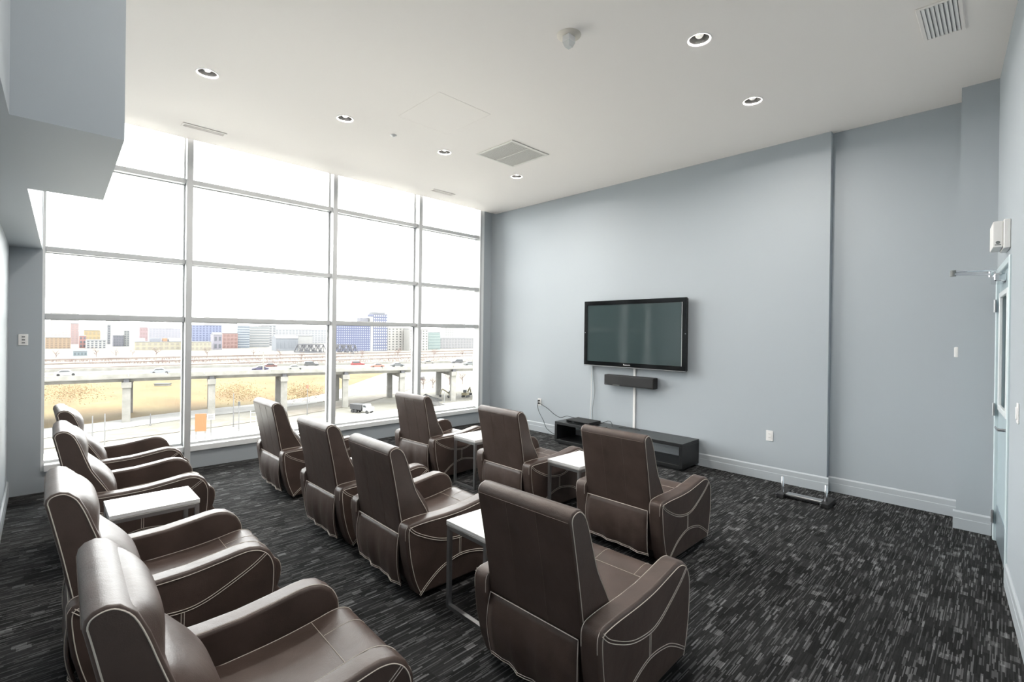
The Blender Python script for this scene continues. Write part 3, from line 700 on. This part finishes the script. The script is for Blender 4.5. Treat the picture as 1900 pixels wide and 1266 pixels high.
# ---- elevated highway
HW = empty('elevated_highway', (48, 147, G)); tag(HW, 'pale concrete elevated highway on columns crossing the whole view', 'highway')
def hw(mb, nm, mt, parent=None, **k):
    o = mb.build(nm, mt, parent or HW, **k)
    if parent is None: o.location = (-48, -147, -G)
    return o
path = [(-120,94),(-60,97),(-20,97.6),(.3,96.9),(16.2,95.0),(40,89.6),(68,81),(100,68.5),(140,50)]
near = [Vector(p) for p in catmull(kxy(path), 10)]
def sweep(prof, inner=0):
    n = len(near); k = len(prof); vs_ = []; fs = []
    for off, z in prof:
        for p in offset2(near, off*K): vs_.append((p[0], p[1], zz(z)))
    for j in range(k):
        for i in range(n-1): a = j*n+i; b = ((j+1) % k)*n+i; fs.append((a, a+1, b+1, b))
    return MB().add(vs_, fs)
hw(sweep([(0,-6.3),(1.2,-6.3),(1.6,-7.0),(12.6,-7.0),(13.0,-6.3),(14.4,-6.3),(14.4,-6.0),(0,-6.0)]), 'deck', CONC)
hw(sweep([(6.9,-6.0),(7.5,-6.0),(7.3,-5.62),(7.1,-5.62)]), 'median_barrier', CONC)
hw(sweep([(14.0,-6.0),(14.4,-6.0),(14.4,-5.5),(14.0,-5.5)]), 'far_parapet', CONC)
hw(sweep([(.02,-6.40),(.25,-6.40),(.25,-6.14),(.02,-6.14)]), 'fascia_ledge', CONCD)
# near parapet in panels
def arc_pts(pts, step):
    out = [pts[0]]; acc = 0
    for a, b in zip(pts[:-1], pts[1:]):
        L_ = (b-a).length; t = step-acc
        while t <= L_: out.append(a.lerp(b, t/L_)); t += step
        acc = (acc+L_) % step
    return out
pp = [p for p in arc_pts(near, 8.0) if -60 < p[0] < 205]
for a, b in zip(pp[:-1], pp[1:]):
    d = (b-a).normalized(); nn = Vector((-d.y, d.x)); a2 = a+d*.10; b2 = b-d*.10
    q = [a2, b2, b2+nn*.5, a2+nn*.5]
    hw(MB().add([(p[0],p[1],zz(-6.12)) for p in q]+[(p[0],p[1],zz(-5.66)) for p in q], [(0,3,2,1),(4,5,6,7),(0,1,5,4),(1,2,6,5),(2,3,7,6),(3,0,4,7)]), 'parapet_panel', CONC)
def near_at(x):
    for a, b in zip(near[:-1], near[1:]):
        if a[0] <= x <= b[0]:
            d = (b-a).normalized(); return a.lerp(b, (x-a[0])/(b[0]-a[0])), d
for x in (-12.5, -1.5, 9.6, 20.8, 31.8, 42.3, 53, 63.6, 74.5, 85.5, 96):
    p, d = near_at(x*K); nn = Vector((-d.y, d.x)); A3 = p+nn*1.5*K; B3 = p+nn*12.0*K
    for c in (A3, B3):
        hw(MB().bar((c[0],c[1],G), (c[0],c[1],zz(-7.9)), 1.05*K, 1.05*K, up=(d[0],d[1],0)), 'column', CONC if c is A3 else CONCD)
    a4 = p+nn*.5*K; b4 = p+nn*13.2*K
    hw(MB().bar((a4[0],a4[1],zz(-7.45)), (b4[0],b4[1],zz(-7.45)), 1.25*K, .9*K), 'cross_beam', CONC)
    hw(MB().bar((a4[0],a4[1],zz(-6.72)), (a4[0]+nn[0]*.8*K,a4[1]+nn[1]*.8*K,zz(-6.72)), .7*K, .55*K), 'bearing_block', TRUSS)

# ---- vehicles
def vehicle(name, pos, dirv, Ln, Wd, Ht, col, label, cat='car', kind='car'):
    ang = math.atan2(dirv[1], dirv[0]); V = empty(name, pos, ang); tag(V, label, cat)
    pm = mat('paint_%d_%d_%d' % tuple(int(c*1000) for c in col), col, .3)
    h = Ht; l = Ln/2
    if kind == 'car': prof = [(-l,.3*h),(-l,.58*h),(-.72*l,.66*h),(-.42*l,.97*h),(.18*l,h),(.50*l,.66*h),(.94*l,.56*h),(l,.40*h),(l*.98,.2*h),(-l*.98,.2*h)]; win = [(-.62*l,.68*h),(-.38*l,.92*h),(.15*l,.945*h),(.40*l,.68*h)]
    elif kind == 'suv': prof = [(-l,.25*h),(-l,.60*h),(-.92*l,.97*h),(.15*l,h),(.45*l,.62*h),(.95*l,.54*h),(l,.38*h),(l*.98,.2*h),(-l*.98,.2*h)]; win = [(-.86*l,.64*h),(-.82*l,.92*h),(.12*l,.94*h),(.36*l,.64*h)]
    else: prof = [(-l,.2*h),(-l,h),(.55*l,h),(.56*l,.75*h),(.95*l,.70*h),(l,.45*h),(l,.2*h)]; win = [(.58*l,.48*h),(.60*l,.70*h),(.90*l,.66*h),(.94*l,.48*h)]
    MB().prism_xz(prof, -Wd/2, Wd/2).build('body', pm, V)
    MB().prism_xz(win, -Wd/2-.02, Wd/2+.02).build('window', CARGL, V)
    for sx in (-.62, .62):
        for sy in (-1, 1):
            wm = MB().lathe([(.0,-.1),(.32,-.1),(.32,.1),(.0,.1)], n=12).build('wheel', TYRE, V); wm.location = (sx*l, sy*(Wd/2-.08), .32); wm.rotation_euler = (math.pi/2, 0, 0)
    return V
ZD = zz(-6.0)+.005
def hwpos(px, off):
    # a lane at a fixed offset from the near edge, at the bearing of this pixel
    pts = offset2(near, off*K); d = ray(px, 640); best = None
    for a, b in zip(pts[:-1], pts[1:]):
        fa = a[0]*d.y-a[1]*d.x; fb = b[0]*d.y-b[1]*d.x
        if fa*fb <= 0: t = fa/(fa-fb); return a.lerp(b, t), (b-a).normalized()
CARS = [(123, 5.0, (.30,.30,.30), 'white car on the highway at the far left', 'car', 1), (298, 2.8, (.22,.23,.25), 'silver car on the highway left of the first mullion', 'car', 1),
 (483, 3.0, (.035,.03,.075), 'dark blue car on the highway beside the lamp post', 'car', -1), (500, 9.8, (.10,.035,.03), 'dark red car in the far lanes behind the lamp post', 'car', -1),
 (548, 3.0, (.24,.24,.22), 'pale car on the highway before the second mullion', 'car', 1), (578, 10.5, (.05,.05,.05), 'dark pickup in the far lanes before the second mullion', 'suv', 1),
 (664, 9.0, (.22,.03,.03), 'bright red van on the highway right of the second mullion', 'suv', 1), (700, 3.2, (.25,.12,.09), 'orange red car on the highway below the blue tower', 'car', -1),
 (738, 4.6, (.09,.095,.10), 'dark grey car on the highway left of the third mullion', 'car', 1), (795, 10.5, (.18,.17,.15), 'beige car in the far lanes right of the third mullion', 'car', 1),
 (848, 10.8, (.06,.06,.065), 'black car in the far lanes near the rightmost window edge', 'suv', -1), (872, 4.0, (.13,.14,.14), 'grey car on the highway at the right window edge', 'car', 1)]
for px, off, col, lab, kd, sg in CARS:
    p, d = hwpos(px, off); vehicle('car', (p[0], p[1], ZD), d*sg, 4.4, 1.8, 1.5 if kd == 'car' else 1.8, col, lab, 'car', kd)
def gp(px, py): p = on_z(px, py, G); return (p.x, p.y, G)
p = gp(783, 705); vehicle('car', (p[0], p[1], G+.1), (.7,.7), 4.6, 1.9, 1.8, (.07,.07,.075), 'dark car driving on the pale road between the highway columns', 'car', 'suv')
DT = empty('dump_truck', gp(671, 766), math.radians(-66)); tag(DT, 'dump truck with a black load bed and white cab on the gravel lot', 'truck')
MB().prism_xz([(-3.2,1.0),(-3.4,2.5),(1.0,2.5),(.8,1.0)], -1.2, 1.2).build('load_bed', mat('black_bed', (.03,.03,.033), .6), DT)
MB().prism_xz([(1.2,.7),(1.2,2.6),(2.3,2.6),(2.6,1.9),(3.5,1.8),(3.6,.7)], -1.15, 1.15).build('cab', mat('white_cab', (.3,.3,.3), .3), DT)
MB().prism_xz([(1.4,1.8),(1.4,2.4),(2.25,2.4),(2.5,1.8)], -1.17, 1.17).build('cab_window', CARGL, DT)
MB().box(-3.1, 3.3, -.5, .5, .55, .95).build('chassis', TYRE, DT)
for x in (-2.5, -1.4, 2.7):
    for y in (-1, 1):
        wm = MB().lathe([(0,-.17),(.5,-.17),(.5,.17),(0,.17)], n=14).build('wheel', TYRE, DT); wm.location = (x, y, .5); wm.rotation_euler = (math.pi/2, 0, 0)
def digger(px, py, ang, label):
    E_ = empty('excavator', gp(px, py), ang); tag(E_, label, 'excavator', 'construction machines under the highway')
    mm = mat('machine_paint', (.13,.11,.06), .5)
    for y in (-.9, .9): MB().box(-1.5, 1.5, y-.25, y+.25, 0, .7).build('track', TYRE, E_, bevel=(.2, 2))
    MB().box(-1.6, 1.0, -1.0, 1.0, .8, 1.7).build('body', mm, E_)
    MB().box(-.1, 1.1, .1, 1.0, 1.7, 2.7).build('cab', CARGL, E_)
    MB().bar((1.0,-.3,1.6), (3.4,-.3,3.2), .35, .45).build('boom', mm, E_)
    MB().bar((3.4,-.3,3.2), (4.2,-.3,1.2), .3, .35).build('stick', mm, E_)
    MB().box(3.7, 4.5, -.7, .1, .3, 1.1).build('bucket', TYRE, E_)
digger(838, 738, 2.6, 'left one of two construction machines under the highway')
digger(864, 737, .5, 'right one of two construction machines under the highway')
for px, py, sx, sz, lab in ((790, 744, 4.2, 2.2, 'dark rubble heap beside the third mullion'), (802, 752, 3.4, 1.5, 'low rubble heap in front of the dark one')):
    rr = random.Random(px); vs_ = []; fs = []; n = 14; c = gp(px, py)
    for k in range(5):
        for j in range(n):
            a = 2*math.pi*j/n; r_ = sx*(1-k/4)*(0.8+.4*rr.random()); vs_.append((r_*math.cos(a)*1.3, r_*math.sin(a), sz*k/4*(.8+.4*rr.random())))
    for k in range(4):
        for j in range(n): fs.append((k*n+j, k*n+(j+1) % n, (k+1)*n+(j+1) % n, (k+1)*n+j))
    o = MB().add(vs_, fs).build('rubble_heap', mat_var('rubble', (.05,.05,.05), (.11,.105,.10), 1.2)); o.location = c; tag(o, lab, 'rubble heap')
# orange panel sign, white sign, poles
OS = empty('orange_sign', gp(372, 816)); OS.rotation_euler[2] = -YAW*.5; tag(OS, 'large orange construction sign on two posts near the road', 'sign')
MB().box(-1.05, 1.05, -.05, .05, 1.8, 5.6).build('panel', mat('orange_panel', (.22,.072,.011), .5), OS)
for x in (-.85, .85): MB().box(x-.08, x+.08, .05, .2, 0, 5.3).build('post', POLEM, OS)
WS = empty('white_sign', gp(391, 812)); WS.rotation_euler[2] = -YAW*.5; tag(WS, 'small white sign with two dark lines beside the orange sign', 'sign')
MB().box(-.75, .75, -.04, .04, 3.9, 5.2).build('panel', mat('white_panel', (.3,.3,.3), .5), WS)
for z in (4.35, 4.75): MB().box(-.5, .5, -.05, -.04, z-.09, z+.09).build('text_line', POLEM, WS)
MB().box(-.08, .08, .04, .18, 0, 5.0).build('post', POLEM, WS)
def pole(px, ptop, pbase, label, nm='street_pole', lamp=False, colr=None, z=None, head=None):
    b = on_z(px, pbase, G if z is None else z); dep = (b-CAM).dot(_f); h = (pbase-ptop)*dep/FPX
    o = empty(nm, b); tag(o, label, 'pole')
    mt = colr or POLEM
    MB().tube([(0,0,0),(0,0,h)], [.13,.09], 8).build('shaft', mt, o)
    MB().lathe([(.2,0),(.2,.25),(.1,.4)], n=10, close=True).build('base', mt, o)
    if lamp:
        MB().tube([(0,0,h-.1),(.5,-.3,h+.15),(1.2,-.8,h+.2)], .05, 6).build('lamp_arm', mt, o); MB().box(1.0, 1.7, -1.0, -.6, h+.12, h+.28).build('lamp_head', mt, o)
    if head:
        MB().box(-.22, .22, -.22, .22, h-1.0, h-.1).build('signal_head', mat('signal_'+head, {'dark': (.04,.04,.04), 'orange': (.25,.09,.05)}[head], .5), o)
pole(171, 772, 836, 'thin pole left of the pair near the first highway column')
pole(194, 768, 838, 'thin tall pole right of the pair near the first highway column')
pole(279, 768, 790, 'short thin pole right of the first highway column')
pole(433, 730, 792, 'thin pole between the orange sign and the recliner back')
pole(443, 745, 800, 'signal pole with dark head left of the middle row recliners', head='dark')
pole(570, 714, 770, 'thin pole with orange signal head before the second mullion', head='orange')
pole(824, 728, 768, 'thin pole on the gravel lot below the excavators')
pole(860, 745, 764, 'short thin pole on the gravel lot at the right')
p, d = hwpos(489, 1.2); LPp = empty('highway_lamp', (p[0], p[1], ZD)); tag(LPp, 'white lamp post standing on the highway parapet', 'lamp post')
MB().tube([(0,0,0),(0,0,5.6)], [.22,.15], 8).build('shaft', CONC, LPp); MB().box(-1.1, .3, -.25, .25, 5.6, 5.9).build('lamp_head', CONC, LPp)
# ladder-like white gantry by the recliner
GT = empty('scaffold_gate', gp(470, 800), -.5); tag(GT, 'white ladder like frame standing near the road', 'frame')
for x in (-.6, .6): MB().box(x-.07, x+.07, -.07, .07, 0, 4.8).build('upright', mat('white_panel', (.3,.3,.3), .5), GT)
for z in (.7, 1.6, 2.5, 3.4, 4.3): MB().box(-.53, .53, -.05, .05, z-.06, z+.06).build('rung', mat('white_panel', (.3,.3,.3), .5), GT)
SHD = empty('grey_shed', gp(302, 716), -.6); tag(SHD, 'long low dark shed lying in the yellow field', 'shed')
MB().box(-2.6, 2.6, -1.2, 1.2, 0, .8).build('wall', CONCD, SHD)
MB().prism_xz([(-2.8,.8),(-2.8,1.0),(2.8,1.0),(2.8,.8)], -1.4, 1.4).build('roof', mat('shed_roof', (.05,.055,.04), .8), SHD)

# ---- buildings: front set square to the view axis at the given distance, standing on the ground
BR = -YAW
def building(l, r, top, dep, col, label, rows=0, cols=0, wcol=(.06,.065,.08), name='apartment_building', base=G, thick=14, roof=None, bands=False, cat='building', wfrac=.55, parts=(), yp=None):
    dep *= K; Yp = yp or at_depth((l+r)/2, 640, dep).y
    def on_y(px, py): d_ = ray(px, py); return CAM + d_*((Yp-CAM.y)/d_.y)
    a = on_y(l, 640); b = on_y(r, 640); t = on_y((l+r)/2, top).z; mid = (a+b)/2
    wdt = b.x-a.x; h = t-base
    B_ = empty(name, (mid.x, mid.y, base)); tag(B_, label, cat)
    mt = mat('facade_%s' % '_'.join(str(int(c*1000)) for c in col), col, .8)
    MB().box(-wdt/2, wdt/2, 0, thick, 0, h).build('wall', mt, B_)
    wm = mat('far_window_%s' % '_'.join(str(int(c*1000)) for c in wcol), wcol, .3)
    if rows and bands:
        mb = MB()
        for i in range(rows):
            z = h*(i+.5)/rows; mb.box(-wdt/2*.97, wdt/2*.97, -.25, -.02, z-h/rows*.22, z+h/rows*.22)
        o = mb.build('window_band', wm, B_); o['kind'] = 'stuff'
    elif rows:
        mb = MB(); vis = 1.0
        for i in range(rows):
            for j in range(cols):
                x = -wdt/2+wdt*(j+.5)/cols; z = h*(i+.5)/rows; ww = wdt/cols*wfrac/2; hh = h/rows*wfrac/2
                mb.box(x-ww, x+ww, -.2, -.02, z-hh, z+hh)
        o = mb.build('window_grid', wm, B_); o['kind'] = 'stuff'
    MB().box(-wdt/2, wdt/2, -.25, thick, h, h+.6).build('parapet', mat('roof_edge', (.16,.16,.17), .8), B_)
    for (x0, x1, hh, c2) in parts:
        MB().box(wdt*(x0-.5), wdt*(x1-.5), 3, thick-3, h+.6, h+.6+hh).build('roof_box', mat('facade_%s' % '_'.join(str(int(c*1000)) for c in c2), c2, .8), B_)
    if roof:
        MB().add([(-wdt/2,-.4,h+.6),(wdt/2,-.4,h+.6),(wdt/2,thick,h+.6),(-wdt/2,thick,h+.6),(-wdt/2,thick/2,h+roof[0]),(wdt/2,thick/2,h+roof[0])], [(0,1,5,4),(2,3,4,5),(0,4,3),(1,2,5)]).build('roof', mat('roof_%d' % int(roof[1][0]*1000), roof[1], .8), B_)
    return B_
BE = (.24,.175,.12); PK = (.26,.19,.185); WH = (.28,.28,.275); GB = (.15,.16,.20); LB_ = (.17,.19,.27)
building(84, 131, 627, 330, BE, 'beige block with small dark windows at the far left', 5, 6, (.14,.10,.07))
building(131, 146, 601, 420, PK, 'slim pinkish tower behind the beige block', 9, 2, (.2,.15,.15))
building(147, 160, 624, 345, (.25,.13,.12), 'red brick house between the beige block and the pale house', 3, 2)
building(160, 197, 632, 340, WH, 'pale house with dark windows right of the red house', 4, 5)
building(156, 186, 614, 400, (.27,.21,.12), 'yellowish gabled building above the pale house', 3, 4, (.2,.16,.1), roof=(3, (.25,.2,.12)))
building(199, 205, 604, 430, (.17,.17,.18), 'narrow grey chimney like tower in the left bay', 8, 1)
building(210, 229.5, 623, 380, (.11,.11,.13), 'dark grey block in the middle of the left bay', 4, 4)
building(230, 240, 614, 385, (.18,.185,.18), 'slim light grey tower next to the dark grey block', 7, 2)
building(250, 345, 635, 330, (.27,.25,.19), 'long low cream warehouse in the left bay', 2, 9, (.2,.18,.15), name='warehouse', parts=((.05,.2,3.5,WH),(.3,.5,3.5,(.17,.175,.2)),(.55,.63,3.5,(.25,.15,.09)),(.66,.95,3.5,WH)))
building(259, 274, 608, 460, (.25,.18,.19), 'small pink block behind the cream warehouse', 4, 3, (.2,.14,.14))
building(276, 335, 610, 560, (.25,.245,.27), 'wide pale lavender block behind the cream warehouse', 6, 10, (.2,.2,.23))
building(93, 146, 556, 800, (.29,.27,.27), 'big very pale tower on the left skyline', 16, 8, (.25,.23,.23))  # haze put into the colour: walls near white, windows almost as pale
building(196, 222, 575, 900, (.30,.30,.30), 'faint hazed tower on the skyline in the left bay', 12, 4, (.27,.27,.27))  # pale tones stand in for haze
building(356, 411, 604, 420, LB_, 'lavender blue glass block right of the first mullion', 9, 9, (.08,.09,.16))
building(354, 392, 635, 330, (.27,.255,.20), 'low cream block below the lavender glass block', 2, 5, (.2,.18,.15))
building(396, 412, 622, 345, (.19,.18,.21), 'little grey house with pointed roof beside the low cream block', 2, 2, roof=(3, (.14,.14,.16)))
building(413, 441, 619, 370, (.22,.14,.13), 'brick red block left of the striped tower', 4, 4, (.16,.09,.08))
building(440, 463, 605, 380, (.25,.27,.29), 'blue grey tower with horizontal window stripes', 9, 0, (.10,.12,.15), bands=True)
building(462, 500, 606, 400, (.28,.28,.28), 'white tower with thin window stripes', 8, 0, (.17,.18,.19), bands=True)
building(484, 512, 604, 440, (.27,.27,.275), 'white slab partly hidden behind the striped tower', 9, 4, (.12,.125,.14))
building(512, 553, 629, 340, (.16,.17,.19), 'blue grey hall with sloping roof in the second bay', 1, 6, (.13,.14,.16), name='hall', roof=(4, (.15,.16,.18)))
building(553, 580, 624, 355, (.30,.30,.295), 'plain white cube building left of the second mullion', 0, 0)
building(510, 606, 612, 520, (.26,.26,.27), 'row of pale flats behind the white cube', 6, 16, (.17,.175,.19))
building(380, 440, 584, 1000, (.30,.30,.30), 'faint skyline tower in the second bay', 12, 6, (.28,.28,.28))  # wall and window colours paled together for haze
YT = 330*K
building(624, 687, 597, 350, (.085,.095,.165), 'dark blue glass tower in the third bay', 13, 16, (.25,.27,.36), yp=YT, parts=((.72,.98,4.5,(.16,.16,.18)),), wfrac=.45)
building(692.3, 718.6, 584, 352, (.10,.11,.17), 'taller right half of the blue tower with grey crown', 13, 7, (.32,.33,.38), yp=YT, parts=((.0,.9,2.2,(.14,.145,.16)),), wfrac=.5)
building(687.3, 691.9, 588, 354, (.30,.30,.30), 'white vertical stair shaft between the two blue towers', yp=YT)
building(719.2, 759, 609, 362, (.29,.28,.265), 'cream apartment block with dark windows right of the blue tower', 9, 6, (.06,.06,.06), wfrac=.4, yp=YT)
building(760, 794, 612, 376, (.29,.285,.27), 'second cream apartment block behind the third mullion', 8, 6, (.07,.07,.07), wfrac=.4)
building(795, 817, 617, 400, (.20,.24,.23), 'pale teal block right of the third mullion', 6, 4, (.12,.16,.16), bands=True)
building(816, 880, 628, 430, (.22,.215,.22), 'low grey terrace at the right end of the view', 4, 12, (.15,.15,.16))
building(842, 863, 590, 700, (.29,.29,.29), 'faint hazed tower on the skyline at the right', 12, 4, (.22,.22,.23))  # distance haze painted into these pale colours
building(826, 842, 606, 620, (.27,.265,.265), 'pale mid rise left of the faint hazed tower', 7, 4, (.2,.2,.2))
building(136, 162, 653, 250, (.16,.19,.21), 'teal roofed shed behind the highway at the left', 1, 4, (.07,.09,.10), name='shed', thick=8, roof=(2.2, (.09,.13,.15)))
# ---- truss bridge
def truss(l, r, ztop, zbot, dep, label):
    dep *= K; a = at_depth(l, 650, dep); b = at_depth(r, 650, dep*.985); B_ = empty('truss_bridge', (a.x, a.y, G)); tag(B_, label, 'bridge', 'steel truss spans')
    v = Vector((b.x-a.x, b.y-a.y, 0)); n = 8; side = Vector((-v.y, v.x, 0)).normalized()*8
    zt = at_depth(l, ztop, dep).z-G; zb = at_depth(l, zbot, dep).z-G
    for s in (0, 1):
        o = side*s
        MB().bar(o+Vector((0,0,zb)), o+v+Vector((0,0,zb)), 1.0, 1.2).build('bottom_chord', TRUSS, B_)
        MB().bar(o+v/n+Vector((0,0,zt)), o+v*(n-1)/n+Vector((0,0,zt)), .9, 1.0).build('top_chord', TRUSS, B_)
        for i in range(n):
            p0_ = v*i/n; p1_ = v*(i+1)/n; up, dn = (p1_, p0_) if i % 2 == 0 else (p0_, p1_)
            if i in (n-1,): up, dn = p0_, v
            MB().bar(o+dn+Vector((0,0,zb)), o+up+Vector((0,0,zt)), .7, .7).build('diagonal', TRUSS, B_)
            if 0 < i < n: MB().bar(o+p0_+Vector((0,0,zb)), o+p0_+Vector((0,0,zt)), .5, .5).build('post', TRUSS, B_)
    MB().add([v*0+Vector((0,0,zb)), v+Vector((0,0,zb)), v+side+Vector((0,0,zb)), side+Vector((0,0,zb))], [(0,1,2,3)]).build('deck', TRUSS, B_)
    for t in (.02, .98): MB().bar(v*t+side/2, v*t+side/2+Vector((0,0,zb)), 6, 6).build('abutment', CONC, B_)
truss(546, 598, 639, 653, 318, 'steel truss bridge span left of the second mullion')
truss(608, 657, 640, 656, 312, 'steel truss bridge span right of the second mullion')
# ---- bare trees and brush
def tree_mesh(seed, h, sp, n):
    rr = random.Random(seed); mb = MB(); mb.tube([(0,0,0),(.1,0,h*.35),(0,.1,h*.7)], [h*.02,h*.016,h*.008], 5)
    for k in range(n):
        z = h*(.2+.5*rr.random()); a = rr.random()*6.28; L_ = sp*(.4+.6*rr.random())
        p = Vector((0,0,z)); q = p+Vector((math.cos(a)*L_*.5, math.sin(a)*L_*.5, L_*.5)); e = q+Vector((math.cos(a)*L_*.4, math.sin(a)*L_*.4, L_*.45))
        mb.tube([p, q, e], [h*.008, h*.005, h*.002], 3, False)
        for _ in range(5):
            t = rr.random(); b0 = q.lerp(e, t); v = Vector((rr.uniform(-1,1), rr.uniform(-1,1), rr.uniform(.1,1)))*L_*.45; mb.tube([b0, b0+v], [h*.0045, h*.002], 3, False)
    return mb
TM = [tree_mesh(s, 7, 3.0, 26).mesh('bare_tree') for s in range(4)]
for t in TM: t.materials.append(BRUSH)
rr = random.Random(5)
TREES = [(104,668,'leafless tree above the white car at the far left'),(178,666,'leafless tree below the pale house at the left'),(215,664,'leafless tree right of the teal roofed shed'),
 (246,662,'leafless tree at the left end of the cream warehouse'),(290,664,'leafless tree in front of the cream warehouse'),(384,664,'leafless tree below the low cream block'),
 (470,662,'leafless tree left of the highway lamp post'),(520,666,'leafless tree below the blue grey hall'),(560,667,'leafless tree under the left truss span'),
 (672,664,'leafless tree below the dark blue tower'),(738,662,'leafless tree below the cream apartment block'),(805,664,'leafless tree right of the third mullion'),(858,664,'leafless tree at the right end of the rail corridor'),
 (785,722,'tan sapling beside the dark rubble heap'),(803,720,'tan sapling left of the last near highway column'),(834,714,'tan sapling behind the left excavator'),(858,713,'tan sapling behind the right excavator')]
for i, (px, py, lab) in enumerate(TREES):
    b = on_z(px, py, G); o = bpy.data.objects.new('bare_tree', TM[i % 4]); COL.objects.link(o); o.location = b; s_ = rr.uniform(.9, 1.3)*(1 if i < 13 else .8); o.scale = (s_*1.2, s_*1.2, s_); o.rotation_euler[2] = rr.random()*6
    tag(o, lab, 'tree', 'bare trees beyond the highway')
mb = MB(); rr = random.Random(9)
for k in range(7000):
    px = rr.uniform(84, 880); py = rr.uniform(654, 676)
    b = on_z(px, py, G)
    if b.y > 284*K: continue
    v = Vector((rr.uniform(-.8,.8), rr.uniform(-.8,.8), rr.uniform(.5,2.4))); mb.tube([b, b+v], [.14, .05], 3, False)
tag(mb.build('dry_brush', BRUSH), 'pinkish brown brush covering the ground beyond the highway', 'brush', kind='stuff')
mb = MB()
for k in range(4000):
    px = rr.choice([rr.gauss(440, 22), rr.gauss(130, 30), rr.gauss(560, 18)]); py = rr.gauss(727, 8); b = on_z(px, py, G)
    if b.x > 70*K or b.y < 99*K: continue
    mb.tube([b, b+Vector((rr.uniform(-.4,.4), rr.uniform(-.4,.4), rr.uniform(.05,.3)))], [.13, .08], 3, False)
tag(mb.build('weed_patch', mat('dead_weeds', (.23,.155,.08), .9)), 'reddish brown weeds in the yellow field', 'weeds', kind='stuff')
